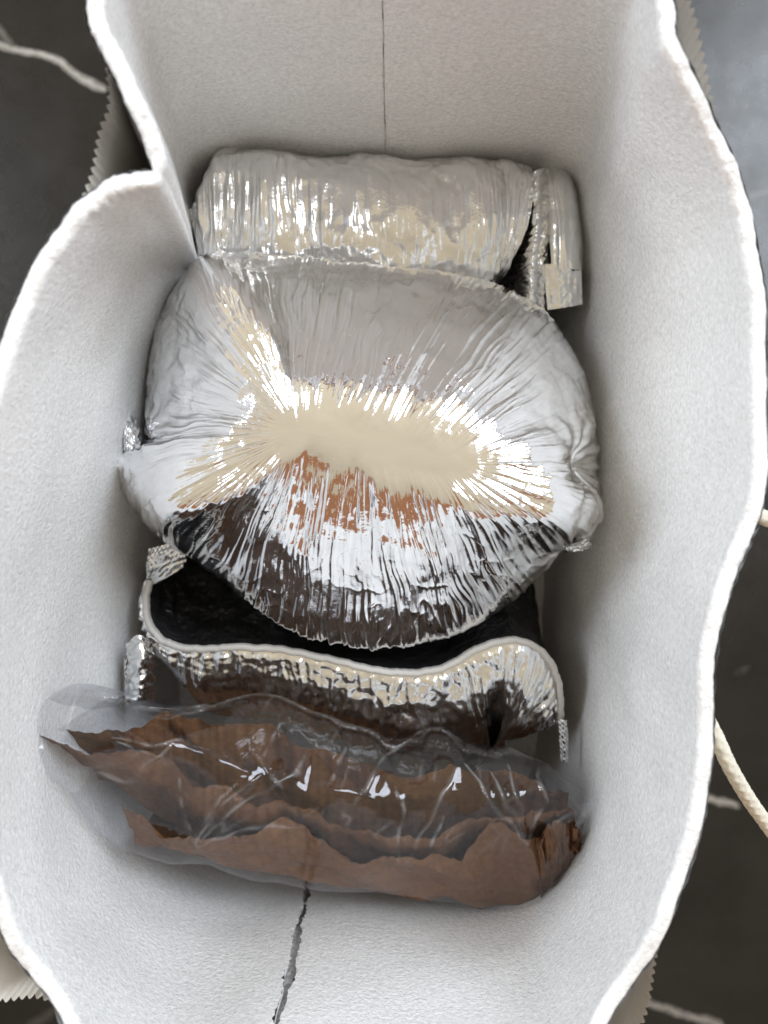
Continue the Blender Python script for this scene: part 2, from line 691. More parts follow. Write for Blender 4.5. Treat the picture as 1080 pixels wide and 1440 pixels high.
# torn strip of skin showing in the two butt seams
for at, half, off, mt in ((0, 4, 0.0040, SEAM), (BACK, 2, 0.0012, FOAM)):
    idx = (int(at * NPU / NS) + np.arange(-half, half + 1)) % NPU
    rows = []
    for k in range(160):
        zf = k / 159.0 * 0.985
        p = wall(np.full(len(idx), zf), off, 1.0, idx)
        p[:, 1] += 0.0006 * noise(np.arange(len(idx)) * 0.7, zf * 90, 0, 13) * (half > 2)
        rows.append(p)
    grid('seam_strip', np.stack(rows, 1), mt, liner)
# foam floor
rad = np.linspace(0.0, 1.0, 30)
bot = wall(np.zeros(NPU), 0.0)
cen = bot.mean(0)
V = cen[None, None] + (bot[::4] - cen)[:, None] * rad[None, :, None]
V[..., 2] = FLOOR + 0.003 + 0.0008 * noise(V[..., 0] * 60, V[..., 1] * 60)
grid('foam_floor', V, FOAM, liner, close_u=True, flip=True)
adopt(liner)

# ------------------------------------------------------------------ paper carrier bag round the liner
carrier = thing('paper_carrier_bag', (0, 0, 0), 'cream paper carrier bag with pinked top edge around the foam liner', 'paper bag')
pr_ctrl = []
for i in range(NS):
    rim = ring_rim[i].copy()
    nn = N_RIM[int(i * NPU / NS)]
    nm = N_MID[int(i * NPU / NS)]
    rim[0:2] += nn * 0.004
    rim[2] -= 0.020
    md = ring_mid[i] + nm * (TH + 0.0045)
    pr_ctrl.append([*rim, *md])
pr_ctrl = np.array(pr_ctrl)


def setp(i, xyz, mid=None):
    pr_ctrl[i, 0:3] = xyz
    if mid is not None:
        pr_ctrl[i, 3:5] = mid


setp(1, (-.110, -.215, .222))
setp(2, PX(62, 1399, .33), (-.137, -.201))
setp(3, PX(-30, 1382, .33), (-.152, -.178))
setp(4, (-.172, -.13, .225))
setp(5, (-.166, -.04, .235))
setp(8, PX(62, 375, .292))
setp(9, PX(105, 310, .292), (-.124, .112))
setp(10, PX(128, 262, .292), (-.120, .127))
setp(11, PX(137, 230, .292), (-.118, .140))
setp(12, PX(146, 185, .292), (-.117, .155))
setp(13, PX(156, 140, .292), (-.116, .172))
setp(14, PX(150, 40, .292), (-.114, .188))
setp(19, (.098, .210, .26))
setp(20, PX(955, -10, .29))
setp(21, PX(972, 30, .29))
setp(22, PX(995, 140, .305))
setp(31, PX(925, 1305, .325), (.117, -.166))
setp(32, PX(899, 1440, .325), (.106, -.208))
setp(33, (.085, -.228, .225), (.070, -.225))
PA = resample(pr_ctrl, 2640, closed=True)
PN = plan_normal(PA[:, 0:2])
sarc = np.concatenate([[0], np.cumsum(np.linalg.norm(np.diff(PA[:, 0:2], axis=0), axis=1))])
pink = np.abs(((sarc / 0.0034) % 1.0) - 0.5) * 2          # zigzag pinked edge
pink = pink ** 0.6
cols = []
for k in range(34):
    zf = k / 33.0
    z = 0.001 + (PA[:, 2] - 0.001) * zf
    w = np.clip((z - 0.09) / (PA[:, 2] - 0.09), 0, 1)
    xy = PA[:, 0:2] * w[:, None] + PA[:, 3:5] * (1 - w[:, None])
    xy = xy + PN * (noise(TT.repeat(2) / NS * 18, z * 10, 18, 21) * 0.0012)[:, None]
    if k == 33:
        z = z + 0.0016 * pink
        xy = xy + PN * (0.0015 * pink)[:, None]
    cols.append(np.concatenate([xy, z[:, None]], 1))
grid('paper_wall', np.stack(cols, 1), PAPER, carrier, close_u=True)
bot = cols[0]
cen = bot.mean(0)
V = cen[None, None] + (bot[::8] - cen)[:, None] * np.linspace(0, 1, 6)[None, :, None]
V[..., 2] = 0.001
grid('paper_base', V, PAPER, carrier, close_u=True, flip=True)


def tube(name, path, rfun, mat_, parent, n=260, m=20, twist=0.0, strands=0, amp=0.0):
    C = arc_resample(path, n)
    T = np.gradient(C, axis=0)
    T /= np.linalg.norm(T, axis=1, keepdims=True)
    up = np.array([0, 0, 1.0])
    A = np.cross(T, up)
    A /= np.linalg.norm(A, axis=1, keepdims=True) + 1e-9
    B = np.cross(A, T)
    ph = np.linspace(0, 2 * math.pi, m, endpoint=False)
    s = np.arange(n) / (n - 1.0)
    r = rfun(s)[:, None] * np.ones(m)[None]
    if strands:
        L = np.linalg.norm(np.diff(C, axis=0), axis=1).sum()
        r = r + amp * np.maximum(np.cos(strands * (ph[None] + twist * L * s[:, None])),
                                 np.cos(strands * (ph[None] - twist * L * s[:, None])))
    V = C[:, None] + A[:, None] * (np.cos(ph)[None] * r)[..., None] + B[:, None] * (np.sin(ph)[None] * r)[..., None]
    V = np.concatenate([V, V[:, :1]], 1)
    return grid(name, V, mat_, parent)


rope_path = [PX(1046, 722, .335), PX(1075, 728, .338), PX(1180, 790, .35), PX(1290, 950, .38), PX(1290, 1150, .39), PX(1200, 1240, .385),
             PX(1120, 1205, .37), PX(1068, 1145, .355), PX(1030, 1085, .342), PX(1004, 1030, .338), PX(980, 985, .338)]
tube('rope_handle', rope_path, lambda s: np.full_like(s, 0.0031), ROPE, carrier, 700, 24, 260.0, 4, 0.00028)
adopt(carrier)

# ------------------------------------------------------------------ foil bundle (the big round parcel)
bundle = thing('foil_bundle', (0, 0.03, 0.01), 'large round bright silver foil parcel with radial wrinkles and a tied ear each side', 'foil parcel')
DEQ, HZ = 0.425, 0.088
outl = [(300, 366), (345, 357), (420, 363), (510, 370), (600, 380), (690, 398), (745, 424), (785, 460), (810, 500), (828, 550), (839, 600),
        (842, 645), (836, 690), (832, 730), (815, 765), (770, 800), (720, 845), (660, 884), (590, 905), (510, 911), (435, 896), (370, 860),
        (315, 818), (272, 785), (236, 752), (200, 712), (172, 672), (168, 648), (196, 622), (204, 585), (206, 530), (217, 470), (236, 424), (265, 388)]
OUT = arc_resample([list(PX(x, y, DEQ))[:2] for x, y in outl], 1300, closed=True)
NU = len(OUT)
DT = DEQ - HZ
c0 = PX(420, 606, DT)[:2]
c1 = PX(640, 650, DT)[:2]
dseg = c1 - c0
tt = np.clip(((OUT - c0) @ dseg) / (dseg @ dseg) * 0.42 + 0.10, 0, 1)
tt = (np.roll(tt, 25) + tt + np.roll(tt, -25)) / 3
CEN = c0[None] + dseg[None] * tt[:, None]
ang = np.degrees(np.arctan2(OUT[:, 1] - CEN[:, 1], OUT[:, 0] - CEN[:, 0])) % 360
# the widest line of the parcel sits higher at its front and back than at the two ears
ZEQ = (CAM_Z - DEQ) + 0.019 * np.exp(-(((ang - 262) / 66) ** 4)) + 0.018 * np.exp(-(((ang - 80) / 38) ** 2))
OUT = OUT * ((CAM_Z - ZEQ) / DEQ)[:, None]
keys = np.array([0, 15, 30, 60, 85, 100, 108, 118, 128, 140, 160, 180, 195, 205, 213, 224, 238, 255, 270, 285, 300, 315, 330, 345, 360.])
vval = np.array([.52, .42, .32, .20, .16, .22, .52, .88, .72, .36, .28, .38, .60, .80, .72, .46, .20, .09, .10, .17, .28, .48, .66, .66, .52])
v0 = np.interp(ang, keys, vval)
v0 = v0 + 0.05 * noise(np.arange(NU) / NU * 26, 0.4, 26, 42) + 0.03 * noise(np.arange(NU) / NU * 80, 0.4, 80, 43)
for _ in range(3):
    v0 = (np.roll(v0, 5) + v0 + np.roll(v0, -5)) / 3
v0 = np.clip(v0, 0.05, 0.85)
v1 = np.linspace(0, 1, 190) ** 0.9
v2 = np.linspace(0, 1, 46)[1:]
XY = CEN[:, None] + (OUT - CEN)[:, None] * v1[None, :, None]
wt = (0.06 - 0.036 * np.exp(-(((ang - 262) / 55) ** 4)))[:, None]
q = (v1[None] - v0[:, None]) / wt
soft = wt * np.where(q > 20, q, np.log1p(np.exp(np.minimum(q, 20))))
soft0 = wt * np.log1p(np.exp(-v0[:, None] / wt))
soft1 = wt * np.log1p(np.exp((1 - v0[:, None]) / wt))
g = (soft - soft0) / (soft1 - soft0)
dome = 0.36 + 0.06 * v0[:, None] + (-0.22 * np.exp(-(((ang - 265) / 48) ** 2)) - 0.26 * np.exp(-(((ang - 119) / 12) ** 2)) - 0.18 * np.exp(-(((ang - 205) / 13) ** 2)) - 0.18 * np.exp(-(((ang - 335) / 22) ** 2)))[:, None]
g = g * (1 - dome) + dome * v1[None] ** 2
Zt = ZEQ[:, None] + (CAM_Z - DEQ + HZ - ZEQ)[:, None] * np.power(np.clip(1 - g, 0, 1), 0.82)
top = np.concatenate([XY, Zt[..., None]], -1)
cxy = OUT.mean(0)
XYb = cxy + (OUT - cxy)[:, None] * (1 - 0.42 * v2[None, :, None] ** 1.7)
Zb = ZEQ[:, None] - (ZEQ - 0.0105)[:, None] * np.power(v2, 0.85)[None]
low = np.concatenate([XYb, Zb[..., None]], -1)
V = np.concatenate([top, low], 1)
NRM = normals(V, True)
if NRM[:, 20, 2].mean() < 0:
    NRM = -NRM
a = np.arange(NU)[:, None] / float(NU)
vv = np.concatenate([v1, 1 + v2])[None]
wu = a + 0.005 * noise(a * 22, vv * 2.5, 22, 31) + 0.0007 * noise(a * 90, vv * 6, 90, 32)
rdist = np.linalg.norm(V[..., 0:2] - CEN[:, None], axis=-1)
amp = (0.03 + 0.97 * sstep(0.007, 0.025, rdist)) * (1 - 0.4 * sstep(1.3, 1.9, vv))
region = 0.55 + 0.75 * np.clip(noise(a * 9, vv * 2.2, 9, 33) + 0.4, 0, 1)
# the back face is calmer, the front and left faces more crumpled
back = np.exp(-(((ang[:, None] - 75) / 45) ** 2))
region = region * (1 + 0.35 * back) * (1 + (0.35 + 0.9 * sstep(0.35, 0.8, vv)) * np.exp(-(((ang[:, None] - 262) / 60) ** 2)))


def lines(x, y, per, seed, width):
    """thin crisp crease crests along the zero lines of a noise field"""
    return np.exp(-np.abs(noise(x, y, per, seed)) / width)


mask = 0.35 + 0.65 * sstep(-0.25, 0.35, noise(a * 18, vv * 2.5, 18, 44))
mask2 = sstep(-0.2, 0.3, noise(a * 30, vv * 4.0, 30, 45))
w1 = noise(wu * 64, vv * 0.8, 64, 34)
w2 = lines(wu * 74, vv * 0.9, 74, 35, 0.16)
w3 = lines(wu * 130 + 0.6 * noise(a * 30, vv * 5, 30, 38), vv * 1.6, 0, 36, 0.20) * mask
w5 = lines(wu * 60, vv * 9, 60, 46, 0.14) * mask2
w4 = noise(a * 40, vv * 5.0, 40, 37)
w6 = noise(wu * 300, vv * 5, 300, 47)
disp = amp * region * (0.00050 * w1 + 0.00056 * w2 + 0.00050 * w3 + 0.00026 * w5 + 0.00028 * w4 + 0.00022 * w6)
# broad soft undulation everywhere
disp = disp + 0.0014 * noise(a * 12, vv * 2.0, 12, 39) * sstep(0.15, 0.5, vv)
crum = 0.25 + 0.75 * np.exp(-(((ang - 155) / 45) ** 2)) + 0.6 * np.exp(-((((ang + 30) % 360 - 30) / 30) ** 2))
crum = crum[:, None] * sstep(0.012, 0.035, rdist)
disp = disp + crum * (0.0007 * facets(V[..., 0] / 0.013, V[..., 1] / 0.010, 6) + 0.00034 * facets(V[..., 0] / 0.0056, V[..., 1] / 0.0044, 7))
disp = disp + 0.0005 * noise(V[..., 0] * 75, V[..., 1] * 75, 0, 48) + 0.00012 * noise(V[..., 0] * 260, V[..., 1] * 200, 0, 49)
# pinched ears: dimples where the foil is gathered
Wp = V[..., 0:2]
for (ex, ey, D, rr, dep) in ((815, 655, .40, .0085, .010), (795, 775, .415, .006, .005), (205, 618, .41, .006, .006), (215, 700, .41, .02, -.004), (815, 715, .41, .014, -.005)):
    e = PX(ex, ey, D)[:2]
    d2 = ((Wp - e) ** 2).sum(-1)
    g = np.exp(-d2 / (2 * rr * rr)) * (vv < 1.25)
    th = np.arctan2(Wp[..., 1] - e[1], Wp[..., 0] - e[0])
    disp = disp - dep * g + 0.0012 * np.cos(th * 11 + 2 * noise(Wp[..., 0] * 120, Wp[..., 1] * 120)) * np.exp(-d2 / (2 * (rr * 2.0) ** 2)) * (dep > 0)
disp = disp * sstep(0.001, 0.010, rdist)
NRM[:, 0] = (0, 0, 1)
V = V + NRM * disp[..., None]
grid('foil_wrap', V, FOIL_BRIGHT, bundle, close_u=True)


def crumple(name, c, size, parent, mat_, seed, n=60):
    """a small twisted tuft of gathered foil"""
    u = np.linspace(0, 2 * math.pi, n)[:, None]
    v = np.linspace(0.02, math.pi - 0.02, n // 2)[None]
    x = np.cos(u) * np.sin(v)
    y = np.sin(u) * np.sin(v)
    z = np.cos(v) * np.ones_like(u)
    fold = 1 + 0.35 * np.abs(noise(u * 2.2 + seed, z * 2.5, 0, seed)) + 0.28 * ridged(x * 3 + seed, y * 3 + z * 4, 0, seed + 1)
    P = np.stack([x * size[0] * fold, y * size[1] * fold, z * size[2] * fold], -1) + np.asarray(c)
    P[-1] = P[0]
    return grid(name, P, mat_, parent)


crumple('gathered_ear', PX(186, 618, .412), (.0035, .0085, .007), bundle, FOIL_BRIGHT, 41)
crumple('gathered_ear', PX(806, 766, .418), (.0075, .0030, .006), bundle, FOIL_BRIGHT, 52)
adopt(bundle)

# ------------------------------------------------------------------ rear foil pouch
rear = thing('foil_pouch', (0, 0.16, 0.01), 'dull silver foil pouch with ribbed end tabs tucked against the seamed back wall', 'foil pouch')
nu, nv = 520, 170
uu = np.linspace(0, 1, nu)[:, None]
ph = np.linspace(-0.16, 1.16, nv)[None] * math.pi           # 0 = back, pi = front
# spine of the roll, photo pixels along the crest
crest = resample([(272, 300), (300, 283), (350, 276), (430, 275), (520, 283), (620, 288), (700, 288), (752, 285)], nu)
crX = (crest[:, 0] - 540) / F * .425
crY = (720 - crest[:, 1]) / F * .425
hy = np.interp(uu[:, 0], [0, .06, .15, .5, .9, 1], [.016, .028, .034, .0325, .0325, .030])
zt = np.interp(uu[:, 0], [0, .06, .16, .5, .85, 1], [.108, .122, .132, .129, .130, .124])
c, s = np.cos(ph), np.sin(ph)
sy = np.sign(c) * np.abs(c) ** 0.68
sz = np.sign(s) * np.abs(s) ** 0.68
Y = crY[:, None] + hy[:, None] * sy * np.where(c < 0, 1.35, 1.0)
Z = zt[:, None] - 0.045 + 0.045 * sz
Z = np.where(s < 0, 0.012 + (Z - 0.012) * 1.0 - 0.11 * np.abs(s), Z)
Z = np.maximum(Z, 0.011)
X = crX[:, None] + 0 * Y
# the right-hand end runs slanted down to the front
slant = sstep(0.80, 1.0, uu) * np.clip(ph / math.pi - 0.45, 0, 1) * 0.040
X = X - slant
V = np.stack([X, Y, Z], -1)
NRM = normals(V)
if NRM[nu // 2, nv // 2, 2] < 0:
    NRM = -NRM
wu = uu + 0.012 * noise(uu * 10, ph * 1.2, 0, 61) + 0.003 * noise(uu * 60, ph * 4, 0, 62)
disp = 0.0006 * ridged(wu * 40, ph * 0.9, 0, 63) + 0.0003 * ridged(wu * 95, ph * 2.0, 0, 64) + 0.0005 * noise(uu * 60, ph * 7, 0, 65) + 0.0034 * noise(uu * 7, ph * 1.1, 0, 66)
disp = disp * (0.75 + 0.25 * sstep(0.5, 1.2, ph)) + 0.0022 * facets(uu * 9, ph * 1.8, 11) + 0.0007 * facets(uu * 28, ph * 4, 12)
left = np.exp(-((uu - 0.10) / 0.05) ** 2)
disp = disp + 0.003 * left * noise(uu * 30, ph * 2.2, 0, 67)
V = V + NRM * disp[..., None]
cap = np.broadcast_to(V[0].mean(0), V[0].shape)[None]
V = np.concatenate([cap, V], 0)
grid('foil_wrap', V, FOIL_SOFT, rear)


def sheet(name, rows, mat_, parent, nu=120, nv=60, wrinkle=None, smooth=True):
    """rows: list of polylines (same count, world xyz) from one edge to the other -> smooth sheet"""
    R = np.array([arc_resample(np.array(r, float), nu) for r in rows])      # rows, nu, 3
    k = R.shape[0]
    G = resample(R.reshape(k, -1), nv).reshape(nv, nu, 3).transpose(1, 0, 2)
    if wrinkle:
        N = normals(G)
        if N[..., 2].mean() < 0:
            N = -N
        u = np.linspace(0, 1, nu)[:, None]
        v = np.linspace(0, 1, nv)[None]
        G = G + N * wrinkle(u, v)[..., None]
    return grid(name, G, mat_, parent, smooth=smooth)


def pxl(pts, D):
    if not hasattr(D, '__len__'):
        D = [D] * len(pts)
    return [PX(p[0], p[1], d) for p, d in zip(pts, D)]


# folded end of the pouch: inner dark hollow, narrow gusset fold and smooth side panel
sheet('inner_lining', [pxl([(748, 268), (752, 300), (735, 350), (720, 420)], [.440, .455, .47, .48]),
                       pxl([(735, 272), (715, 310), (690, 360), (670, 420)], [.445, .46, .475, .485])], BLACK_FILM, rear, 40, 20)
sheet('gusset_fold', [pxl([(738, 262), (738, 320), (728, 365), (722, 440)], [.437, .437, .437, .437]),
                      pxl([(754, 240), (756, 315), (750, 365), (745, 445)], [.423, .420, .420, .420]),
                      pxl([(770, 236), (771, 315), (767, 370), (764, 450)], [.433, .432, .432, .432])], FOIL_SOFT, rear, 160, 50,
      lambda u, v: 0.0007 * ridged(u * 14 + v * 2.5, v * 1.2, 0, 71) + 0.0004 * noise(u * 40, v * 6, 0, 72))
sheet('side_panel', [pxl([(728, 228), (746, 256), (762, 300), (764, 345), (764, 380)], [.470, .446, .436, .436, .438]),
                     pxl([(762, 219), (774, 248), (786, 300), (790, 345), (792, 378)], [.462, .434, .428, .427, .429]),
                     pxl([(790, 225), (806, 256), (814, 300), (818, 345), (818, 380)], [.462, .440, .436, .436, .438]),
                     pxl([(800, 236), (812, 262), (818, 300), (822, 345), (822, 380)], [.50, .49, .49, .49, .49])], FOIL_SOFT, rear, 120, 70,
      lambda u, v: 0.0006 * ridged(v * 9 + u * 1.5, u * 2, 0, 73) * (1 - sstep(.35, .7, v)) + 0.0005 * noise(u * 9, v * 9, 0, 74))


def ribbed(name, corners, parent, mat_, nribs, cross, h=0.0006, n=90, bow=0.002):
    """heat-sealed ribbed strip between four corners"""
    a_, b_, c_, d_ = [np.array(q, float) for q in corners]
    u = np.linspace(0, 1, n)[:, None, None]
    v = np.linspace(0, 1, n)[None, :, None]
    G = (a_ * (1 - u) + b_ * u) * (1 - v) + (d_ * (1 - u) + c_ * u) * v
    N = np.cross(b_ - a_, d_ - a_)
    N = N / np.linalg.norm(N)
    if N[2] < 0:
        N = -N
    H = 0.55 * h * np.cos(u * 2 * math.pi * nribs) * (0.55 + 0.45 * np.cos(v * 2 * math.pi * cross)) + bow * np.sin(u * math.pi) + 0.0006 * noise(u * 5, v * 5, 0, 75)
    G = G + N * H
    return grid(name, G, mat_, parent)


ribbed('ribbed_tab', (PX(764, 372, .431), PX(817, 368, .433), PX(819, 428, .440), PX(770, 436, .438)), rear, FOIL_SOFT, 6, 7, 0.0003)
ribbed('ribbed_tab', (PX(266, 296, .428), PX(298, 262, .424), PX(306, 330, .424), PX(280, 362, .430)), rear, FOIL_SOFT, 4, 6)
adopt(rear)

# ------------------------------------------------------------------ open front pouch
front = thing('open_foil_pouch', (0, -0.10, 0.01), 'open silver foil pouch with pale foam rim and black inside, beneath the clear bag', 'foil pouch')
edge_px = [(206, 815), (201, 850), (210, 885), (235, 908), (280, 916), (335, 914), (400, 918), (460, 930), (520, 944), (580, 950), (630, 940),
           (672, 917), (715, 904), (752, 913), (776, 942), (786, 985), (784, 1015)]
edge_D = [.440, .436, .430, .424, .420, .417, .415, .414, .414, .415, .415, .413, .412, .414, .420, .428, .436]
E = arc_resample(pxl(edge_px, edge_D), 420)
ne = len(E)
dE = np.gradient(E, axis=0)
dE[:, 2] = 0
dE /= np.linalg.norm(dE, axis=1, keepdims=True)
OUTW = np.stack([dE[:, 1], -dE[:, 0], 0 * dE[:, 0]], -1)      # towards the outside of the pouch
if OUTW[ne // 2, 1] > 0:
    OUTW = -OUTW
# soften direction so the outer wall runs mainly towards the front
OD = OUTW * 0.45 + np.array([0, -1.0, 0]) * 0.55
OD[:, 2] = 0
OD /= np.linalg.norm(OD, axis=1, keepdims=True)
nw = 120
wv = np.linspace(0, 1, nw)
s_ = np.arange(ne) / (ne - 1.0)
reach = np.interp(s_, [0, .12, .2, .5, .72, .86, .93, 1], [.004, .012, .030, .036, .044, .054, .034, .010])
dist = np.interp(wv, [0, .1, .35, .6, .8, 1], [0, .12, .5, .9, 1.35, 2.0])
zz = np.interp(wv, [0, .08, .3, .5, .7, .85, 1], [-.0005, -.0010, -.0035, -.011, -.026, -.048, -.12])
for _ in range(6):
    zz[1:-1] = (zz[:-2] + zz[1:-1] + zz[2:]) / 3
    dist[1:-1] = (dist[:-2] + dist[1:-1] + dist[2:]) / 3
G = E[:, None] + OD[:, None] * (reach[:, None] * dist[None])[..., None]
G[..., 2] += zz[None]
G[..., 2] = np.maximum(G[..., 2], 0.011)
N = normals(G)
if N[ne // 2, 30, 2] < 0:
    N = -N
u = s_[:, None]
v = wv[None]
wu = u + 0.010 * noise(u * 14, v * 3, 0, 81)
disp = sstep(0.0, 0.10, v) * (0.0016 * ridged(wu * 40, v * 1.6, 0, 82) + 0.0006 * ridged(wu * 90, v * 2, 0, 83) + 0.0006 * noise(u * 80, v * 14, 0, 84) + 0.0009 * facets(u * 34, v * 5, 4)) + 0.002 * noise(u * 12, v * 2.5, 0, 85) * sstep(0.1, .5, v)
disp = disp - 0.008 * np.exp(-(((u - 0.74) / 0.022) ** 2)) * sstep(0.25, 0.6, v)
G = G + N * disp[..., None]
grid('foil_wall', G, FOIL_SOFT, front)
# foam rim
hw = 0.0017
prof = [(-hw, -.004), (-hw, -.0006), (-hw * .8, .0004), (0, .0009), (hw * .8, .0004), (hw, -.0006), (hw, -.004)]
jit = 0.0006 * noise(s_ * 40, 0.3, 0, 86) + 0.0003 * noise(s_ * 120, 0.7, 0, 87)
R = np.stack([E + OUTW * (p[0] - 0.0012 + jit)[:, None] + np.array([0, 0, p[1] + .0012]) for p in prof], 1)
grid('foam_rim', R, EDGE_FOAM, front)
# black inside, falling away under the round parcel
ni = 60
iv = np.linspace(0, 1, ni)
G = E[:, None] - OUTW[:, None] * (hw + 0.004 * iv)[None, :, None] + np.array([0, 1.0, 0]) * (0.05 * iv ** 1.6)[None, :, None]
G[..., 2] = E[:, None, 2] + .0002 - (E[:, None, 2] - 0.020) * np.power(iv, 0.75)[None]
N = normals(G)
if N[ne // 2, 10, 2] < 0:
    N = -N
G = G + N * (0.0022 * noise(s_[:, None] * 26, iv[None] * 8, 0, 88) * sstep(0, .2, iv)[None])[..., None]
grid('inner_lining', G, BLACK_FILM, front)
ribbed('ribbed_seal', (PX(205, 790, .437), PX(252, 768, .432), PX(258, 798, .437), PX(207, 826, .442)), front, FOIL_SOFT, 1, 1, 0.0001)
ribbed('ribbed_seal', (PX(209, 772, .435), PX(209, 812, .438), PX(262, 790, .436), PX(262, 757, .432)), front, FOIL_SOFT, 4, 9, 0.0006)
ribbed('ribbed_seal', (PX(785, 1010, .428), PX(797, 1012, .432), PX(800, 1072, .44), PX(788, 1070, .434)), front, FOIL_SOFT, 2, 9, 0.0007)
sheet('corner_fold', [pxl([(180, 905), (180, 940), (178, 985)], [.430, .432, .436]),
                      pxl([(196, 893), (198, 935), (196, 985)], [.420, .418, .420]),
                      pxl([(213, 905), (216, 940), (214, 985)], [.428, .430, .434])], FOIL_SOFT, front, 60, 40,
      lambda u, v: 0.0012 * ridged(u * 5, v * 3, 0, 91) + 0.0006 * noise(u * 16, v * 12, 0, 92))
ribbed('ribbed_seal', (PX(174, 925, .437), PX(184, 925, .436), PX(186, 985, .438), PX(176, 985, .440)), front, FOIL_SOFT, 2, 9, 0.0006)
adopt(front)

# ------------------------------------------------------------------ brown paper bag inside a clear plastic bag
kraft = thing('brown_paper_bag', (-0.02, -0.15, 0.02), 'crumpled brown kraft paper bag with torn wavy mouth inside the clear plastic', 'paper bag')


def paper_panel(name, top_px, top_D, bot_px, bot_D, seed, rip=0.0012):
    n = 260
    T = arc_resample(pxl(top_px, top_D), n)
    B = arc_resample(pxl(bot_px, bot_D), n)
    u = np.linspace(0, 1, n)
    T = T + np.stack([0 * u, rip * noise(u * 60, .2, 0, seed) + 4.5 * rip * facets(u * 14, u * 3, seed % 17), rip * noise(u * 80, .9, 0, seed + 2)], -1)
    m = 50
    v = np.linspace(0, 1, m)
    G = T[:, None] * (1 - v)[None, :, None] + B[:, None] * v[None, :, None]
    low = B.copy()
    low[:, 2] = 0.03
    low[:, 1] += 0.012
    L = B[:, None] * (1 - v[1:])[None, :, None] + low[:, None] * v[None, 1:, None]
    G = np.concatenate([G, L], 1)
    N = normals(G)
    if N[..., 2].mean() < 0:
        N = -N
    vv_ = np.linspace(0, 2, G.shape[1])[None]
    d = 0.0012 * noise(u[:, None] * 9, vv_ * 2, 0, seed + 3) + 0.0036 * facets(u[:, None] * 8, vv_ * 1.8, seed % 20) + 0.0018 * facets(u[:, None] * 19, vv_ * 4, seed % 19) + 0.0004 * noise(u[:, None] * 40, vv_ * 8, 0, seed + 5)
    G = G + N * d[..., None]
    return grid(name, G, KRAFT, kraft)


paper_panel('front_panel',
            [(176, 1140), (215, 1160), (262, 1178), (310, 1174), (360, 1166), (410, 1166), (445, 1178), (480, 1202), (550, 1217), (620, 1207), (690, 1177), (750, 1163), (808, 1160)],
            [.365, .367, .369, .371, .373, .375, .378, .380, .383, .385, .385, .388, .392],
            [(190, 1184), (300, 1214), (420, 1236), (540, 1252), (650, 1268), (735, 1274), (768, 1262), (800, 1205)],
            [.398, .405, .415, .42, .425, .427, .425, .42], 101)
paper_panel('middle_panel',
            [(58, 1030), (110, 1042), (170, 1052), (235, 1062), (258, 1085), (290, 1105), (340, 1125), (385, 1130), (440, 1150), (510, 1160), (600, 1166), (690, 1150), (750, 1140), (806, 1150)],
            [.345, .347, .351, .356, .36, .364, .368, .37, .373, .377, .38, .383, .388, .392],
            [(90, 1075), (180, 1120), (300, 1190), (420, 1225), (540, 1240), (650, 1250), (740, 1245), (800, 1195)],
            [.40, .41, .42, .43, .435, .44, .44, .435], 121)
paper_panel('back_panel',
            [(72, 1022), (140, 1014), (220, 1010), (300, 1014), (350, 1024), (420, 1040), (500, 1062), (580, 1082), (660, 1086), (740, 1092), (800, 1126)],
            [.372, .378, .384, .388, .39, .392, .394, .396, .398, .40, .402],
            [(110, 1075), (200, 1110), (300, 1150), (420, 1185), (540, 1200), (650, 1200), (740, 1190), (795, 1180)],
            [.41, .42, .43, .44, .445, .45, .45, .445], 141)
paper_panel('end_gusset',
            [(752, 1178), (775, 1160), (800, 1155), (812, 1170), (808, 1195)], [.382, .385, .390, .395, .398],
            [(762, 1272), (775, 1262), (792, 1240), (806, 1215), (808, 1200)], [.424, .424, .424, .424, .424], 161, 0.0004)
adopt(kraft)

clear = thing('clear_plastic_bag', (-0.02, -0.15, 0.02), 'creased clear plastic bag around the brown paper, leaning on the front wall', 'plastic bag')
nu, nv = 420, 260
back_px = [(52, 1028), (82, 985), (115, 968), (200, 982), (262, 990), (350, 981), (450, 1001), (560, 1045), (605, 1029), (680, 1045), (755, 1062), (800, 1092), (832, 1130)]
back_D = [.352, .362, .372, .385, .39, .392, .394, .395, .393, .395, .397, .402, .410]
ridge_px = [(54, 1032), (75, 1020), (105, 1015), (180, 1030), (245, 1045), (330, 1075), (430, 1100), (540, 1120), (600, 1118), (670, 1112), (745, 1105), (795, 1120), (828, 1138)]
ridge_D = [.342, .338, .336, .338, .342, .352, .36, .366, .368, .370, .373, .38, .405]
ledge_px = [(54, 1036), (78, 1075), (110, 1085), (180, 1082), (252, 1100), (320, 1140), (410, 1160), (520, 1200), (600, 1200), (680, 1172), (750, 1160), (800, 1160), (826, 1145)]
ledge_D = [.343, .340, .341, .345, .350, .358, .365, .372, .375, .376, .379, .385, .407]
front_px = [(56, 1040), (88, 1102), (118, 1150), (180, 1192), (300, 1222), (420, 1243), (540, 1257), (650, 1274), (730, 1283), (772, 1272), (798, 1230), (818, 1190), (824, 1152)]
front_D = [.348, .37, .38, .39, .40, .41, .417, .422, .424, .424, .422, .418, .412]
low1 = np.array(pxl(back_px, back_D))
low1[:, 2] = 0.05
low1[:, 1] -= 0.034
low2 = np.array(pxl(front_px, front_D))
low2[:, 2] = 0.025
low2[:, 1] += 0.006
low2[:, 0] *= 0.9
rows = [low1, pxl(back_px, back_D), pxl(ridge_px, ridge_D), pxl(ledge_px, ledge_D), pxl(front_px, front_D), low2]
R = np.array([arc_resample(np.array(r, float), nu) for r in rows])
tq = np.concatenate([np.linspace(0, 1, 30)[:-1], np.linspace(1, 4, 200)[:-1], np.linspace(4, 5, 31)])
k = R.shape[0]
flat = R.reshape(k, -1)
i = np.minimum(np.floor(tq).astype(int), k - 2)
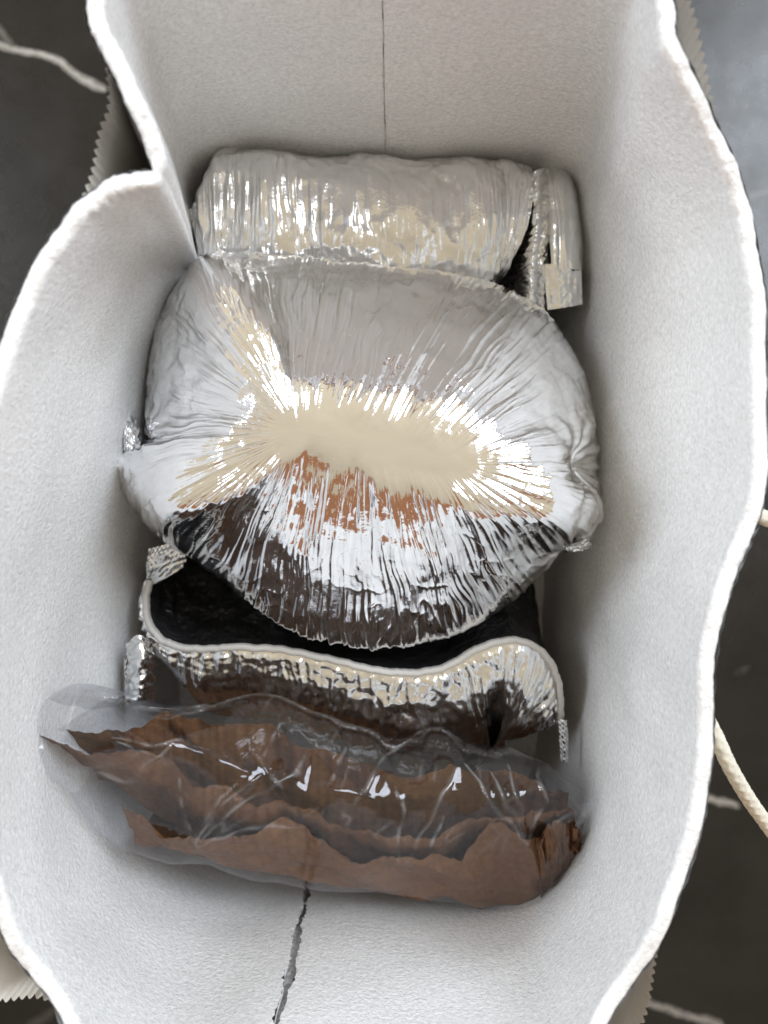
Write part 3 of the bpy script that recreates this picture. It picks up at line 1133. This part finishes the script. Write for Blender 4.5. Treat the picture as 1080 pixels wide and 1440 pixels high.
f = (tq - i)[:, None]
p0, p1, p2, p3 = flat[np.clip(i - 1, 0, k - 1)], flat[i], flat[i + 1], flat[np.clip(i + 2, 0, k - 1)]
m1, m2 = (p2 - p0) * 0.32, (p3 - p1) * 0.32
G = (2 * f ** 3 - 3 * f ** 2 + 1) * p1 + (f ** 3 - 2 * f ** 2 + f) * m1 + (-2 * f ** 3 + 3 * f ** 2) * p2 + (f ** 3 - f ** 2) * m2
G = G.reshape(len(tq), nu, 3).transpose(1, 0, 2)
N = normals(G)
if N[nu // 2, 120, 2] < 0:
    N = -N
u = np.linspace(0, 1, nu)[:, None]
v = tq[None]


def crease(u, v, ang_, freq, seed, sharp=0.06):
    """long straight folds with a crisp crest"""
    q = u * math.cos(ang_) * 3 + v * math.sin(ang_) * 0.55
    r = -u * math.sin(ang_) * 3 + v * math.cos(ang_) * 0.55
    return 0.5 - np.sqrt(noise(q * freq, r * freq * 0.22, 0, seed) ** 2 + sharp ** 2)


us = u * 0.27
vs2 = v * 0.036
d = 0.0020 * facets(us / 0.040, vs2 / 0.046, 3) + 0.0008 * facets(us / 0.018 + 3, vs2 / 0.028, 5) + 0.0008 * noise(u * 9, v * 1.5, 0, 205)
# long folds pressed into the film (from - to, in photo pixels)
dd = CAM_Z - G[..., 2]
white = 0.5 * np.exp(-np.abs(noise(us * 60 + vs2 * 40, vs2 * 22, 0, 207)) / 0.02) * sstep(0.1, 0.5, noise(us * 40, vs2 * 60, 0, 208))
gx = G[..., 0] / dd * F + 540
gy = 720 - G[..., 1] / dd * F
gx, gy = gx + 5 * noise(gx / 38, gy / 38, 0, 210), gy + 5 * noise(gx / 38 + 5, gy / 38, 0, 211)
for x0, y0, x1, y1, hh, sg in ((272, 1176, 360, 1085, 1.6, 5), (268, 1176, 330, 1100, 1.0, 4), (278, 1176, 420, 1080, 0.9, 5), (256, 1098, 256, 1150, 1.4, 5), (256, 1150, 272, 1178, 1.3, 4),
                               (272, 1180, 345, 1172, 1.0, 4), (345, 1172, 420, 1156, 1.0, 4), (158, 1120, 252, 1042, 1.3, 4), (160, 1034, 262, 1046, 1.4, 4), (165, 1040, 235, 1062, 1.0, 4),
                               (95, 1020, 112, 985, 1.2, 4), (745, 1190, 652, 1074, 1.5, 4), (745, 1190, 690, 1078, 1.2, 5), (745, 1190, 716, 1070, 1.2, 4), (742, 1186, 700, 1130, 0.8, 4),
                               (570, 1216, 640, 1078, 1.3, 4), (560, 1210, 568, 1120, 1.1, 4), (568, 1140, 560, 1110, 1.0, 3), (500, 1125, 545, 1068, 1.1, 4), (545, 1068, 590, 1036, 0.9, 4),
                               (460, 1100, 486, 1048, 0.9, 4), (380, 1110, 430, 1070, 0.9, 4), (350, 1055, 420, 1140, 0.8, 4), (395, 1020, 365, 1060, 1.0, 4), (430, 1060, 405, 1090, 1.0, 4),
                               (755, 1075, 770, 1130, 1.0, 4), (770, 1130, 745, 1190, 1.0, 4), (815, 1130, 770, 1175, 0.9, 4), (120, 1090, 200, 1100, 0.7, 5), (620, 1150, 600, 1200, 0.8, 3)):
    ax, ay = x1 - x0, y1 - y0
    L2 = float(ax * ax + ay * ay)
    t = ((gx - x0) * ax + (gy - y0) * ay) / L2
    tc_ = np.clip(t, 0, 1)
    dist_ = np.hypot(gx - x0 - tc_ * ax, gy - y0 - tc_ * ay)
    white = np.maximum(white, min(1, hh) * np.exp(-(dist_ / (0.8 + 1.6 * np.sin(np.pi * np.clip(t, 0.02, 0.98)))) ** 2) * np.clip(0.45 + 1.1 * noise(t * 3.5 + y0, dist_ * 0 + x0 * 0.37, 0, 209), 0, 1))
    d = d + 0.0011 * hh * np.exp(-dist_ / sg) * (0.35 + 0.65 * np.sin(np.pi * np.clip(t, 0.02, 0.98)))
fade = sstep(0.0, 0.03, u) * sstep(0.0, 0.03, 1 - u)
G = G + N * (d * fade)[..., None]
G[..., 0] += 0.0022 * facets(us / 0.016 + 7, vs2 / 0.03, 14) * fade
G[..., 1] += 0.0030 * facets(us / 0.020 + 2, vs2 / 0.03, 15) * fade
film = grid('film', G, FILM, clear)
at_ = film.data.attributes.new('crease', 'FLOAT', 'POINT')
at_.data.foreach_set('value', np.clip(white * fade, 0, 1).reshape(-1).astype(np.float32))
adopt(clear)
